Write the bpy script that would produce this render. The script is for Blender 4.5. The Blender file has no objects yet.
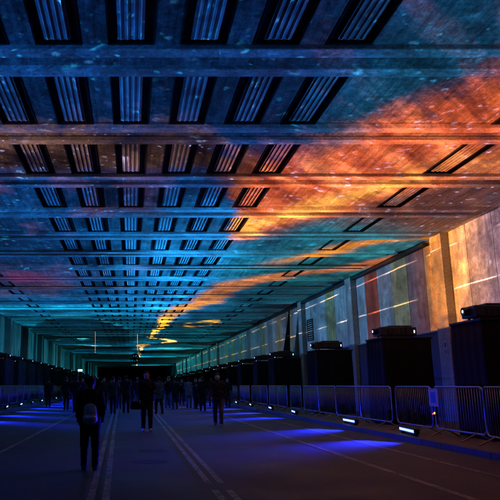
import bpy, bmesh, math, random
import numpy as np
from mathutils import Vector, Matrix

random.seed(11)
R = math.radians
scene = bpy.context.scene
COL = scene.collection

# ------------------------------------------------------------------ camera, world, exposure
CAM_H = 1.25
PITCH = math.atan(135 / 650)
cam_d = bpy.data.cameras.new('camera'); cam = bpy.data.objects.new('camera', cam_d); COL.objects.link(cam)
cam.location = (0, 0, CAM_H); cam.rotation_euler = (math.pi / 2 + PITCH, 0, 0)
cam_d.sensor_width = 36; cam_d.lens = 650 / 500 * 36; cam_d.shift_x = 0.238; cam_d.clip_start = .05; cam_d.clip_end = 2000
scene.camera = cam

world = bpy.data.worlds.new('World'); scene.world = world; world.use_nodes = True
wt = world.node_tree; wt.nodes.clear()
sky = wt.nodes.new('ShaderNodeTexSky'); sky.sky_type = 'NISHITA'; sky.sun_disc = False
sky.sun_elevation = R(-6); sky.sun_rotation = R(150)
bg = wt.nodes.new('ShaderNodeBackground'); bg.inputs[1].default_value = .05
wo = wt.nodes.new('ShaderNodeOutputWorld')
wt.links.new(sky.outputs[0], bg.inputs[0]); wt.links.new(bg.outputs[0], wo.inputs[0])

scene.view_settings.view_transform = 'Standard'; scene.view_settings.look = 'None'
scene.view_settings.exposure = 0; scene.view_settings.gamma = 1
scene.view_settings.use_curve_mapping = False
scene.cycles.max_bounces = 3; scene.cycles.diffuse_bounces = 2; scene.cycles.glossy_bounces = 2
scene.cycles.use_adaptive_sampling = True; scene.cycles.adaptive_threshold = .03; scene.cycles.adaptive_min_samples = 16
scene.cycles.sample_clamp_indirect = 4
scene.cycles.use_denoising = True

# ------------------------------------------------------------------ dimensions
HC = 6.14                 # soffit height
XR, XL = 10.4, -9.35      # walls
BAY, Y0 = 2.97, 9.15      # rib pairs
CSP = 1.063               # spacing of the luminaire columns
YEND = 200.0
MIDX = .53
PROJ_Z = 2.93
def rib_y(k): return Y0 + BAY * k

# ------------------------------------------------------------------ node language
class S:
    """a socket with arithmetic"""
    def __init__(s, t, k): s.t, s.k = t, k
    def m(s, op, *a, clamp=False):
        n = s.t.nodes.new('ShaderNodeMath'); n.operation = op; n.use_clamp = clamp
        for i, v in enumerate((s,) + a): put(s.t, n.inputs[i], v)
        return S(s.t, n.outputs[0])
    def __add__(s, o): return s.m('ADD', o)
    __radd__ = __add__
    def __sub__(s, o): return s.m('SUBTRACT', o)
    def __rsub__(s, o): return num(s.t, o).m('SUBTRACT', s)
    def __mul__(s, o): return s.m('MULTIPLY', o)
    __rmul__ = __mul__
    def __truediv__(s, o): return s.m('DIVIDE', o)
    def __rtruediv__(s, o): return num(s.t, o).m('DIVIDE', s)
    def __neg__(s): return s.m('MULTIPLY', -1)
def num(t, v):
    n = t.nodes.new('ShaderNodeValue'); n.outputs[0].default_value = v; return S(t, n.outputs[0])
def put(t, inp, v):
    if isinstance(v, S): t.links.new(v.k, inp)
    else:
        try: inp.default_value = v
        except Exception: inp.default_value = (*v, 1) if len(v) == 3 else v
def sstep(x, a, b):
    n = x.t.nodes.new('ShaderNodeMapRange'); n.interpolation_type = 'SMOOTHSTEP'
    put(x.t, n.inputs[0], x); put(x.t, n.inputs[1], a); put(x.t, n.inputs[2], b)
    return S(x.t, n.outputs[0])
def remap(x, a, b, c, d, clamp=True):
    n = x.t.nodes.new('ShaderNodeMapRange'); n.clamp = clamp
    for i, v in enumerate((x, a, b, c, d)): put(x.t, n.inputs[i], v)
    return S(x.t, n.outputs[0])
def vec(t, x, y, z=0.0):
    n = t.nodes.new('ShaderNodeCombineXYZ')
    for i, v in enumerate((x, y, z)): put(t, n.inputs[i], v)
    return S(t, n.outputs[0])
def noise(v, scale=1, detail=3, rough=.55, dist=0, color=False):
    n = v.t.nodes.new('ShaderNodeTexNoise'); put(v.t, n.inputs['Vector'], v)
    n.inputs['Scale'].default_value = scale; n.inputs['Detail'].default_value = detail
    n.inputs['Roughness'].default_value = rough; n.inputs['Distortion'].default_value = dist
    return S(v.t, n.outputs[1 if color else 0])
def voro(v, scale=1, feature='F1', rnd=1.0):
    n = v.t.nodes.new('ShaderNodeTexVoronoi'); n.feature = feature; put(v.t, n.inputs['Vector'], v)
    n.inputs['Scale'].default_value = scale; n.inputs['Randomness'].default_value = rnd
    return S(v.t, n.outputs['Distance']), S(v.t, n.outputs['Color'])
def mix(f, a, b, mode='MIX'):
    t = next(q.t for q in (f, a, b) if isinstance(q, S))
    n = t.nodes.new('ShaderNodeMix'); n.data_type = 'RGBA'; n.blend_type = mode; n.clamp_factor = mode == 'MIX'
    put(t, n.inputs[0], f); put(t, n.inputs[6], a); put(t, n.inputs[7], b)
    return S(t, n.outputs[2])
def ramp(x, stops, interp='LINEAR'):
    n = x.t.nodes.new('ShaderNodeValToRGB'); put(x.t, n.inputs[0], x); e = n.color_ramp; e.interpolation = interp
    while len(e.elements) < len(stops): e.elements.new(.5)
    for el, (p, c) in zip(e.elements, stops): el.position = p; el.color = (*c, 1)
    return S(x.t, n.outputs[0])
def curve(x, pts):
    """piecewise smooth function of a 0..1 input, values 0..1"""
    n = x.t.nodes.new('ShaderNodeFloatCurve'); put(x.t, n.inputs['Value'], x)
    c = n.mapping.curves[0]
    pts = sorted(pts)
    while len(c.points) < len(pts): c.points.new(.5, .5)
    for p, (a, b) in zip(c.points, pts): p.location = (a, b)
    for p in c.points: p.handle_type = 'AUTO_CLAMPED'
    n.mapping.update()
    return S(x.t, n.outputs[0])
def scale(c, f):
    n = c.t.nodes.new('ShaderNodeVectorMath'); n.operation = 'SCALE'
    put(c.t, n.inputs[0], c); put(c.t, n.inputs['Scale'], f); return S(c.t, n.outputs[0])
def vadd(a, b):
    n = a.t.nodes.new('ShaderNodeVectorMath'); put(a.t, n.inputs[0], a); put(a.t, n.inputs[1], b); return S(a.t, n.outputs[0])
def vmul(a, b):
    n = a.t.nodes.new('ShaderNodeVectorMath'); n.operation = 'MULTIPLY'; put(a.t, n.inputs[0], a); put(a.t, n.inputs[1], b); return S(a.t, n.outputs[0])
def sep(v):
    n = v.t.nodes.new('ShaderNodeSeparateXYZ'); put(v.t, n.inputs[0], v); return [S(v.t, o) for o in n.outputs]
def gauss(d, s=1.0):           # exp(-(d/s)^2)
    q = d / s
    return (q * q * -1.0).m('EXPONENT')

# ------------------------------------------------------------------ the film the projectors throw (a moving nebula)
def film_ceiling():
    """colour of the projected picture at the soffit point (x, y)"""
    g = bpy.data.node_groups.new('film_ceiling', 'ShaderNodeTree')
    for nme in 'XY': g.interface.new_socket(nme, in_out='INPUT', socket_type='NodeSocketFloat')
    g.interface.new_socket('Color', in_out='OUTPUT', socket_type='NodeSocketColor')
    gi = g.nodes.new('NodeGroupInput'); go = g.nodes.new('NodeGroupOutput')
    x0, y0 = S(g, gi.outputs[0]), S(g, gi.outputs[1])
    p0 = vec(g, x0, y0)
    wn = sep(noise(p0, .55, 4, .6, color=True)); wn2 = sep(noise(p0, .16, 2, .5, color=True))
    x = x0 + (wn[0] - .5) * 1.1
    y = y0 + (wn[1] - .5) * 1.5 + (wn2[1] - .5) * 1.5
    L0, L1 = math.log(6), math.log(120)
    lq = lambda v: (math.log(v) - L0) / (L1 - L0)
    q = remap(y.m('MAXIMUM', 1.0).m('LOGARITHM', math.e), L0, L1, 0, 1)
    qs = remap(y0.m('MAXIMUM', 1.0).m('LOGARITHM', math.e), L0, L1, 0, 1)
    xn = remap(x, -10.5, 10.5, 0, 1)
    xq = lambda v: (v + 10.5) / 21
    # clouds, drawn out along a diagonal swirl
    a = R(-48)
    r1 = x0 * math.cos(a) - y0 * math.sin(a); r2 = x0 * math.sin(a) + y0 * math.cos(a)
    swirl = noise(vec(g, r1 * .22, r2 * 1.25), 1.0, 5, .62, .6)
    cloud = noise(p0, .33, 5, .6, .4)
    fine = noise(vec(g, x0, y0 * .8), 2.6, 5, .78)
    grit = noise(vec(g, x0, y0), 9.0, 3, .8)
    tex = (remap(cloud, .3, .7, .25, 1.75)) * (remap(swirl, .3, .7, .55, 1.45)) * remap(fine, .3, .7, .45, 1.5) * remap(grit, .3, .7, .35, 1.7)
    left = ramp(q, [(lq(6.2), (.001, .020, .11)), (lq(9), (.002, .030, .15)), (lq(13), (.002, .040, .19)), (lq(18), (.002, .052, .23)),
                    (lq(26), (.002, .055, .22)), (lq(34), (.003, .080, .26)), (lq(39), (.003, .085, .27)), (lq(44), (.002, .075, .19)),
                    (lq(49), (.001, .08, .15)), (lq(70), (.0008, .06, .10)), (lq(92), (.001, .14, .30)), (lq(110), (.002, .14, .22))])
    right = ramp(q, [(lq(6.2), (.0015, .034, .10)), (lq(11), (.0015, .048, .105)), (lq(16), (.002, .06, .10)), (lq(19), (.003, .14, .20)),
                     (lq(24), (.003, .13, .16)), (lq(29), (.003, .10, .11)), (lq(33), (.002, .045, .065)), (lq(45), (.0015, .035, .06)),
                     (lq(70), (.001, .05, .075)), (lq(110), (.002, .12, .16))])
    col = mix(sstep(x, 2.2, 4.6), left, right)
    # the lit middle of the vault, brighter blue between y 18 and 45
    mid = gauss(x - 2.2, 2.4) * sstep(y, 15, 24) * (1 - sstep(y, 42, 52))
    col = vadd(col, scale(num2col(g, (.004, .13, .36)), mid * 2.1))
    col = scale(col, tex * mix_f(sstep(y, 34, 40), remap(x, -4.5, -1.0, .50, 1.1), 1.1))
    # rust dust over the blue
    dust = sstep(noise(vec(g, x0 * .35 + 7.0, y0 * .16), 1.0, 4, .65), .52, .68) * (1 - sstep(x, 2, 5)) * sstep(y, 11, 13) * (1 - sstep(y, 30, 40))
    col = vadd(col, scale(num2col(g, (.10, .025, .022)), dust * .8))
    # purple cloud at the left
    pur = gauss(x + 6.0, 2.9) * gauss(y - 30.5, 3.0) * sstep(cloud, .38, .62)
    col = mix(pur * .85, col, (.16, .015, .055))
    # the big orange nebula: bounded by two curves of x
    yup = curve(xn, [(0, .35), (xq(1), .35), (xq(2.4), .45), (xq(3.85), .45), (xq(4.9), .315), (xq(5.9), .20), (xq(8), .10), (1, .06)]) * 16 + 6.0
    ylo = curve(xn, [(0, .50), (xq(1.5), .52), (xq(2.4), .62), (xq(3.0), .82), (xq(3.6), .99), (xq(4.9), .90), (xq(6.1), .84), (xq(7), .86), (xq(8), .90), (1, 1.0)]) * 16 + 6.2
    yco = curve(xn, [(0, .43), (xq(2), .52), (xq(2.8), .86), (xq(3.6), .87), (xq(4.56), .775), (xq(5.6), .69), (xq(6.8), .575), (xq(8), .49), (1, .40)]) * 16 + 6.0
    amp = curve(xn, [(0, .13), (xq(1.2), .15), (xq(2.2), .30), (xq(3.0), .75), (xq(4.2), .95), (xq(6.2), .95), (xq(7.4), .68), (xq(8.6), .50), (1, .40)])
    soft = mix_f(sstep(x, 1.0, 4.0), .7, 2.0)
    neb = sstep(y + (fine - .5) * 2.4 + (swirl - .5) * 3.0, yup - soft * .8, yup + soft) * (1 - sstep(y + (fine - .5) * 1.6, ylo - soft * .9, ylo + soft * .4))
    core = gauss(y - yco, 1.15) * sstep(x, 2.2, 3.4) * (1 - .75 * sstep(x, 5.8, 7.6))
    far = 1 - .62 * sstep(y, yco + 1.1, yco + 2.6)
    streak = noise(vec(g, r1 * .5, r2 * 4.5), 1.0, 4, .7)
    nt = remap(swirl, .28, .72, .30, 1.4) * remap(fine, .3, .7, .55, 1.4) * remap(streak, .3, .7, .75, 1.25) * remap(grit, .3, .7, .7, 1.3)
    ncol = mix(core * remap(swirl, .3, .6, .5, 1.1), ramp(swirl, [(.25, (.60, .075, .024)), (.5, (.98, .165, .045)), (.75, (1.1, .34, .13))]), (1.4, .56, .09))
    ncol = mix(1 - far, ncol, (.46, .21, .125))
    ncol = mix(1 - sstep(x, 1.2, 3.2), scale(ncol, 1.18), (.85, .40, .27))
    ncol = scale(ncol, mix_f(sstep(x, 1.5, 3.0), remap(cloud, .38, .62, .15, 1.8), 1.0) * nt * amp * far * (1 + .35 * core))
    wisp = sstep(noise(vec(g, r1 * .35 + 3.0, r2 * 1.9), 1.0, 5, .65, .8), .56, .70)
    col = mix(neb * (1 - .55 * wisp), col, ncol)
    haze = sstep(swirl, .5, .72) * sstep(x, 1.0, 5.0) * (1 - sstep(y, 10.5, 13))
    col = vadd(col, scale(num2col(g, (.20, .055, .03)), haze * .5))
    # the long ribbon and its upper branch: x as a function of depth
    xa = curve(q, [(0, 1), (lq(22), 1), (lq(24.5), .98), (lq(27.3), .84), (lq(29.4), .62), (lq(31.5), .49), (lq(34), .43), (lq(38.5), .40), (lq(42), .295), (lq(48), .235),
                   (lq(54), .23), (lq(60), .20), (lq(66), .18), (lq(70), .24), (lq(74.5), .42), (lq(78), .26), (lq(81), .13), (lq(95), .12), (1, .12)]) * 11
    wa = curve(qs, [(0, .3), (lq(26), .42), (lq(30), .60), (lq(34), .42), (lq(39), .5), (lq(44), .40), (lq(50), .26), (lq(56), .15), (lq(65), .11), (lq(72), .26), (lq(80), .26), (lq(90), .10), (1, .06)]) * 2.4
    ra = sstep((x - xa).m('ABSOLUTE') / wa, 1.15, .35) * sstep(y, 22, 25)
    edge = gauss((x - xa) / wa + .55, .28)
    rcol = ramp(qs, [(lq(24), (.60, .13, .02)), (lq(30), (.50, .16, .045)), (lq(38), (.62, .21, .04)), (lq(46), (1.3, .55, .03)), (lq(56), (2.6, 1.3, .06)), (lq(95), (2.2, 1.4, .5))])
    rcol = scale(rcol, remap(swirl, .3, .7, .55, 1.4) * (1 + .5 * edge))
    col = mix(ra * .95, col, rcol)
    lx_ = (x + (wn2[0] - .5) * 1.6 - 5.7) / 1.15; ly_ = (y0 - 53 + (x0 - 5.7) * 1.1) / 2.4
    ring = gauss((lx_ * lx_ + ly_ * ly_).m('SQRT') - 1.0, .17) * sstep(swirl, .40, .56)
    col = mix(ring * .8, col, (1.1, .55, .03))
    xb = curve(q, [(0, 1), (lq(20.6), 1), (lq(21.9), .80), (lq(23.6), .68), (lq(25), .60), (lq(28), .50), (1, .3)]) * 11
    rb = gauss(x - xb, .55) * sstep(y, 20.2, 21.4) * (1 - sstep(y, 24.6, 27.5))
    col = mix(rb, col, (.95, .30, .01))
    # cyan bands and squiggles
    cy = gauss(y - 41.5, .95) * (1 - sstep(x, 1.5, 3.2)) + .7 * gauss(y - 45.5, .9) * gauss(x - .2, 3.6)
    col = vadd(col, scale(num2col(g, (.008, .46, .80)), cy * remap(cloud, .35, .65, .4, 1.3)))
    hill = sstep(y - (x + 4.5) * (x + 4.5) * .55, 46.8, 48.2) * (1 - sstep(x, -.6, .4))
    col = scale(col, 1 - .72 * hill)
    rim = gauss(y - (x + 4.5) * (x + 4.5) * .55 - 46.6, .7) * (1 - sstep(x, -.2, .6)) * sstep(x, -8, -5)
    col = vadd(col, scale(num2col(g, (.01, .30, .42)), rim * .6))
    sq = gauss(y0 - 69 - 1.2 * (x0 * 2.1).m('SINE'), .9) * sstep(x0, -9, -7.5) * (1 - sstep(x0, -4.4, -3.6)) \
        + .9 * gauss(y0 - 84 - 1.6 * (x0 * 1.3).m('SINE'), 1.4) * sstep(x0, -9, -7) * (1 - sstep(x0, -3.6, -2.2)) + .5 * gauss(y0 - 88, 1.6) * gauss(x0 - 5.0, 2.4)
    col = vadd(col, scale(num2col(g, (.08, .75, .90)), sq * 2.0))
    # stars
    for sc, th, br, tint in ((1.25, .14, .8, (.02, .26, .55)), (2.6, .22, .7, (.03, .20, .45))):
        a2 = R(-35)
        d, c = voro(vec(g, (x0 * math.cos(a2) - y0 * math.sin(a2)) * .85, (x0 * math.sin(a2) + y0 * math.cos(a2)) * 1.0), sc)
        rr = sep(c)
        st = sstep(d, th, 0.0) * sstep(rr[0], .15, .6) * remap(grit, .42, .62, .1, 1.5)
        near = 1 - .72 * sstep(y0, 24, 40)
        col = vadd(col, scale(mix(rr[1] * neb, tint, (.42, .36, .62)), st * br * 2.6 * near))
    for sc, lo_, br, k in ((3.0, .66, 1.0, 1.0), (6.5, .66, .9, .8), (1.5, .69, 1.0, 1.3)):
        spk = sstep(noise(vec(g, x0 + 11.0 * sc, y0 * .9), sc, 1.5, .5), lo_, lo_ + .10)
        col = vadd(col, scale(mix(neb, (.01, .24, .50), (.40, .34, .60)), spk * br * (1 - .75 * sstep(y0, 22, 38))))
    put(g, go.inputs[0], col)
    return g
def mix_f(f, a, b): return a * (1 - f) + f * b
def num2col(t, c):
    n = t.nodes.new('ShaderNodeRGB'); n.outputs[0].default_value = (*c, 1); return S(t, n.outputs[0])

def film_wall(side):
    """colour of the projected picture at the wall point (y, z)"""
    g = bpy.data.node_groups.new('film_wall', 'ShaderNodeTree')
    for nme in 'YZ': g.interface.new_socket(nme, in_out='INPUT', socket_type='NodeSocketFloat')
    g.interface.new_socket('Color', in_out='OUTPUT', socket_type='NodeSocketColor')
    gi = g.nodes.new('NodeGroupInput'); go = g.nodes.new('NodeGroupOutput')
    y, z = S(g, gi.outputs[0]), S(g, gi.outputs[1])
    p = vec(g, y, z)
    n1 = noise(vec(g, y * .5, z * .8), 1, 5, .62, .4); n2 = noise(p, 3.2, 4, .7); n3 = sep(noise(p, .45, 3, .6, color=True))
    # vertical curtains of light
    cur = noise(vec(g, y * 1.6, z * .12), 1, 5, .75)
    yn = remap(y + (n1 - .5) * 2.0, 10, 110, 0, 1); yq = lambda v: (v - 10) / 100
    if side > 0:
        base = ramp(yn, [(yq(10), (.05, .035, .07)), (yq(16.5), (.09, .060, .13)), (yq(18.3), (.24, .13, .15)), (yq(19.3), (.50, .21, .12)), (yq(20.5), (1.0, .34, .07)), (yq(21.6), (.62, .19, .012)),
                         (yq(22.5), (.13, .065, .045)), (yq(24), (.050, .078, .13)), (yq(29), (.036, .088, .17)), (yq(34), (.026, .080, .15)), (yq(39), (.020, .060, .12)),
                         (yq(44), (.030, .040, .07)), (yq(52), (.014, .045, .08)), (yq(66), (.007, .048, .075)), (yq(85), (.008, .06, .07)), (yq(108), (.006, .12, .14))])
        col = scale(base, remap(n1, .3, .7, .45, 1.55) * remap(n2, .3, .7, .45, 1.5) * remap(cur, .35, .65, .6, 1.35) * remap(z, 3.0, 6.1, .72, 1.2))
        # bright running lines at two heights
        for zz, br, seed in ((5.66, 1.3, 0), (4.27, 1.2, 30)):
            d = z - zz - .10 * (noise(vec(g, y * .35 + seed, 0.0), 1, 2) - .5)
            wid = .010 + y * .0005
            on = sstep(noise(vec(g, y * .34 + seed * 1.7, 0.0), 1, 2, .5), .44, .56)
            col = vadd(col, scale(mix(sstep(y, 36, 46), (.75, .62, .50), (.75, .42, .12)), gauss(d, wid) * on * br * (1 - .6 * sstep(y, 36, 48))))
        dsp, cc = voro(p, 1.3); sp = sstep(dsp, .10, .03) * sstep(sep(cc)[0], .5, 1)
        col = vadd(col, scale(mix(sep(cc)[1], (.04, .28, .55), (.22, .16, .55)), sp * .9))
        # purple/blue sparkle in the near bay
        spk = sstep(n2, .56, .72) * gauss(y - 17.2, 1.4) * (1 - sstep(z, 4.6, 5.2))
        col = vadd(col, scale(num2col(g, (.10, .10, .40)), spk * .7))
    else:
        base = ramp(yn, [(yq(12), (.01, .08, .14)), (yq(38), (.008, .13, .22)), (yq(44), (.012, .30, .46)), (yq(48), (.004, .05, .09)), (yq(58), (.005, .11, .17)), (yq(80), (.006, .14, .19)), (yq(108), (.006, .16, .20))])
        col = scale(base, remap(cur, .40, .60, .08, 1.8) * remap(n1, .3, .7, .6, 1.4) * remap(z, 3.0, 6.1, 1.1, .5))
    put(g, go.inputs[0], scale(col, 1.45 if side > 0 else .8))
    return g

FILM_C, FILM_WR, FILM_WL = film_ceiling(), film_wall(1), film_wall(-1)
FILM_GAIN = 6.5
def film_lamp(name, loc, aim, half_angle, yprev, ynext, side, wall):
    """one lamp behind a lens: throws the film on its own half of the soffit, or on the opposite wall; keystone-corrected and blended with its neighbours"""
    ld = bpy.data.lights.new(name, 'SPOT'); KE = 60.0 if wall else 40.0; ld.energy = 4 * math.pi * KE; ld.shadow_soft_size = 0
    ld.spot_size = 2 * half_angle; ld.spot_blend = 0
    ld.use_nodes = True; t = ld.node_tree; t.nodes.clear()
    geo = t.nodes.new('ShaderNodeNewGeometry')
    dx, dy, dz = sep(S(t, geo.outputs['Normal']))
    lx, ly, lz = loc
    tc = (HC - lz) / dz.m('MAXIMUM', .004)
    def weight(y):
        return sstep(y, yprev * .78 + ly * .22, yprev * .22 + ly * .78) * (1 - sstep(y, ly * .78 + ynext * .22, ly * .22 + ynext * .78))
    g = t.nodes.new('ShaderNodeGroup')
    if wall:
        if side > 0: tw = (lx - XL - .12) / (-dx).m('MAXIMUM', .004)
        else: tw = (XR - .12 - lx) / dx.m('MAXIMUM', .004)
        yw = ly + dy * tw; zw = lz + dz * tw
        g.node_tree = FILM_WL if side > 0 else FILM_WR; put(t, g.inputs[0], yw); put(t, g.inputs[1], zw)
        inten = weight(yw) * tw * tw / dx.m('ABSOLUTE').m('MAXIMUM', .05) * sstep(zw, 3.02, 3.10) * (1 - sstep(zw, 6.13, 6.16))
    else:
        xx = lx + dx * tc; yc = ly + dy * tc
        g.node_tree = FILM_C; put(t, g.inputs[0], xx); put(t, g.inputs[1], yc)
        half = sstep(xx, MIDX - 1.2, MIDX + 1.2) if side > 0 else sstep(xx, MIDX + 1.2, MIDX - 1.2)
        inten = weight(yc) * half * (1 - sstep(xx, XR - .16, XR - .10)) * sstep(xx, XL + .10, XL + .16) * tc * tc / dz.m('MAXIMUM', .05)
    em = t.nodes.new('ShaderNodeEmission'); out = t.nodes.new('ShaderNodeOutputLight')
    put(t, em.inputs[0], scale(S(t, g.outputs[0]), inten)); put(t, em.inputs[1], sstep(dz, .0, .004) * (FILM_GAIN / KE))
    t.links.new(em.outputs[0], out.inputs[0])
    o = bpy.data.objects.new(name, ld); COL.objects.link(o); o.location = loc
    o.rotation_euler = Vector(aim).to_track_quat('-Z', 'Y').to_euler()
    return o
def projector_light(loc, yprev, ynext, side):
    film_lamp('ceiling_film_lamp', loc, (-side * .27, 0, 1), R(63), yprev, ynext, side, False)
    gap = min(max(loc[1] - yprev, ynext - loc[1]), 20)
    film_lamp('wall_film_lamp', (loc[0], loc[1], loc[2] + .05), (-side, 0, .09), math.atan(gap * .8 / 16.5) + R(3), yprev, ynext, side, True)

# ------------------------------------------------------------------ materials
def material(name, rough=.8, metal=0, spec=.5):
    m = bpy.data.materials.new(name); m.use_nodes = True; t = m.node_tree
    b = t.nodes['Principled BSDF']; b.inputs['Roughness'].default_value = rough; b.inputs['Metallic'].default_value = metal
    b.inputs['Specular IOR Level'].default_value = spec
    return m, t, b
def coords(t, kind='Object'):
    return S(t, t.nodes.new('ShaderNodeTexCoord').outputs[kind])
def wpos(t): return S(t, t.nodes.new('ShaderNodeNewGeometry').outputs['Position'])
def bump(t, b, h, strength=.4, dist=.02):
    n = t.nodes.new('ShaderNodeBump'); n.inputs['Strength'].default_value = strength; n.inputs['Distance'].default_value = dist
    put(t, n.inputs['Height'], h); t.links.new(n.outputs[0], b.inputs['Normal'])
def plain(name, col, rough=.7, metal=0, var=.25, sc=6, bmp=.15):
    m, t, b = material(name, rough, metal)
    p = coords(t); n = noise(p, sc, 5, .6)
    put(t, b.inputs['Base Color'], scale(num2col(t, col), remap(n, .3, .7, 1 - var, 1 + var)))
    put(t, b.inputs['Roughness'], remap(n, .3, .7, max(.05, rough - .1), min(1, rough + .1)))
    if bmp: bump(t, b, noise(p, sc * 6, 3), bmp, .01)
    return m
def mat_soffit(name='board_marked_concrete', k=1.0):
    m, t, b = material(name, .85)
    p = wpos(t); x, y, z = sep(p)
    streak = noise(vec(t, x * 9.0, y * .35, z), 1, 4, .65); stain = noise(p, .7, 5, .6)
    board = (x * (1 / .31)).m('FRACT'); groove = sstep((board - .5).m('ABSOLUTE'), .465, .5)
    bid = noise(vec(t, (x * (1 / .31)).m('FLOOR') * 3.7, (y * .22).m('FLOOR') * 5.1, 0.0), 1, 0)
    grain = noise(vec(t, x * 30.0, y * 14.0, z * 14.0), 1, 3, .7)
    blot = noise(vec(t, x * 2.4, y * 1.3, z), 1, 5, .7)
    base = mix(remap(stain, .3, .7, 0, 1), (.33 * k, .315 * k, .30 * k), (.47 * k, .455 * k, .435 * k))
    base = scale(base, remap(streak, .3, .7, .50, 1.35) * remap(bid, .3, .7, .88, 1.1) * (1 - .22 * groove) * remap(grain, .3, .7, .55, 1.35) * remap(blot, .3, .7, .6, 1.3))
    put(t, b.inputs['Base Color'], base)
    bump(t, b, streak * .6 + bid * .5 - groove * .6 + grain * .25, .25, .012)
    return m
def mat_rib():
    m, t, b = material('rib_concrete', .8)
    p = wpos(t); x, y, z = sep(p)
    n = noise(vec(t, x * 1.2, y * 7.0, z * 7.0), 1, 5, .65); g = noise(p, 22, 3, .7)
    put(t, b.inputs['Base Color'], scale(num2col(t, (.60, .585, .56)), remap(n, .3, .7, .65, 1.25) * remap(g, .3, .7, .6, 1.35)))
    bump(t, b, n + g * .5, .2, .01)
    return m
def mat_wall(name, col):
    m, t, b = material(name, .6)
    p = wpos(t); x, y, z = sep(p)
    n = noise(vec(t, y * 1.3, z * .5), 1, 5, .6); g = noise(p, 16, 4, .7); run = noise(vec(t, y * 5.0, z * .25), 1, 3)
    put(t, b.inputs['Base Color'], scale(num2col(t, col), remap(n, .3, .7, .72, 1.2) * remap(g, .3, .7, .62, 1.3) * remap(run, .4, .7, 1.05, .85)))
    bump(t, b, g, .15, .008)
    return m
def mat_asphalt():
    m, t, b = material('asphalt', .75)
    p = wpos(t); g = noise(p, 34, 4, .75); l = noise(p, .6, 6, .65); x, y, z = sep(p)
    tr = noise(vec(t, x * 1.1, y * .05), 1, 3)
    put(t, b.inputs['Base Color'], scale(num2col(t, (.027, .026, .031)), remap(g, .35, .65, .15, 2.1) * remap(l, .35, .65, .35, 1.65) * remap(tr, .35, .65, .75, 1.3)))
    put(t, b.inputs['Roughness'], remap(l, .3, .7, .5, .8))
    bump(t, b, g, .35, .012)
    return m
def mat_paint():
    m, t, b = material('worn_road_paint', .6)
    p = wpos(t); n = noise(p, 14, 5, .7); l = noise(p, 1.3, 3)
    put(t, b.inputs['Base Color'], mix(sstep(n + l * .4, .62, .78), (.30, .29, .28), (.05, .048, .05)))
    return m
def mat_emit(name, col, st):
    m = bpy.data.materials.new(name); m.use_nodes = True; t = m.node_tree; t.nodes.clear()
    e = t.nodes.new('ShaderNodeEmission'); o = t.nodes.new('ShaderNodeOutputMaterial')
    e.inputs[0].default_value = (*col, 1); e.inputs[1].default_value = st; t.links.new(e.outputs[0], o.inputs[0]); return m
def mat_drape(name='black_drape', col=(.008, .008, .010)):
    m, t, b = material(name, .92, 0, .2)
    p = wpos(t); x, y, z = sep(p)
    f = noise(vec(t, (x + y) * 7.0, (x - y) * 7.0, z * .3), 1, 3)
    put(t, b.inputs['Base Color'], scale(num2col(t, col), remap(f, .3, .7, .6, 1.4)))
    return m
M = dict(
    soffit=mat_soffit(), soffit_dark=mat_soffit('dark_board_concrete', .50), infill=mat_soffit('infill_concrete', .62), rib=mat_rib(), asphalt=mat_asphalt(), paint=mat_paint(), drape=mat_drape(), drape_left_lit=mat_drape('blue_lit_drape', (.034, .034, .05)),  # left drape: black cloth with the blue wash of the light bars in its colour
    black=plain('black_steel', (.006, .006, .007), .6, 0, .3), tray=plain('black_enamel', (.004, .004, .005), .55),
    diff=plain('grey_reflector', (.36, .37, .38), .5, 0, .2, 3), tube=plain('tube_plastic', (.88, .88, .86), .4, 0, .08, 4, 0),
    slab=plain('dark_slab', (.02, .02, .022), .9), steel=plain('galvanised_steel', (.30, .305, .32), .42, .85, .3, 18),
    pave=plain('pavement_concrete', (.10, .10, .10), .85, 0, .3, 2), kerb=plain('kerb_granite', (.065, .065, .068), .8, 0, .3, 9),
    dado=mat_wall('dark_dado', (.045, .047, .055)), pil=mat_wall('pilaster_concrete', (.34, .33, .315)),
    pale=mat_wall('pale_panel', (.52, .51, .49)), grey=mat_wall('grey_panel', (.40, .42, .43)), rust=mat_wall('rust_red_panel', (.58, .09, .04)),
    olive=mat_wall('ochre_panel', (.58, .44, .20)), plum=mat_wall('plum_panel', (.33, .19, .18)),
    cable=plain('cable_rubber', (.01, .01, .01), .7), body=plain('projector_case', (.020, .020, .023), .4, 0, .3, 10, .1),
    lens=mat_emit('lens_glow', (.45, .36, 1.0), 5), lensw=mat_emit('lens_glow_white', (.62, .58, 1.0), 2.5),
    lglass=plain('lens_barrel', (.01, .01, .012), .2, 0, .1), led=mat_emit('led_blue_face', (.05, .13, 1.0), 1.8), ledw=mat_emit('led_blue_core', (.30, .42, 1.0), 3.0),
    green=mat_emit('green_status', (.05, 1.0, .15), 8), red=mat_emit('red_status', (1.0, .05, .04), 3), amber=mat_emit('amber_lamp', (1.0, .38, .03), 5),
    bead=mat_emit('bead_orange', (1.0, .45, .22), 1.2), beadp=mat_emit('bead_pink', (1.0, .62, .62), 1.2), work=mat_emit('work_lamp', (1.0, .95, .8), 16),
    plate=plain('white_plate', (.30, .30, .30), .6, 0, .08, 4, 0), ink=plain('plate_ink', (.02, .02, .03), .6), blueplate=plain('blue_print', (.03, .09, .35), .6),
)

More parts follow.
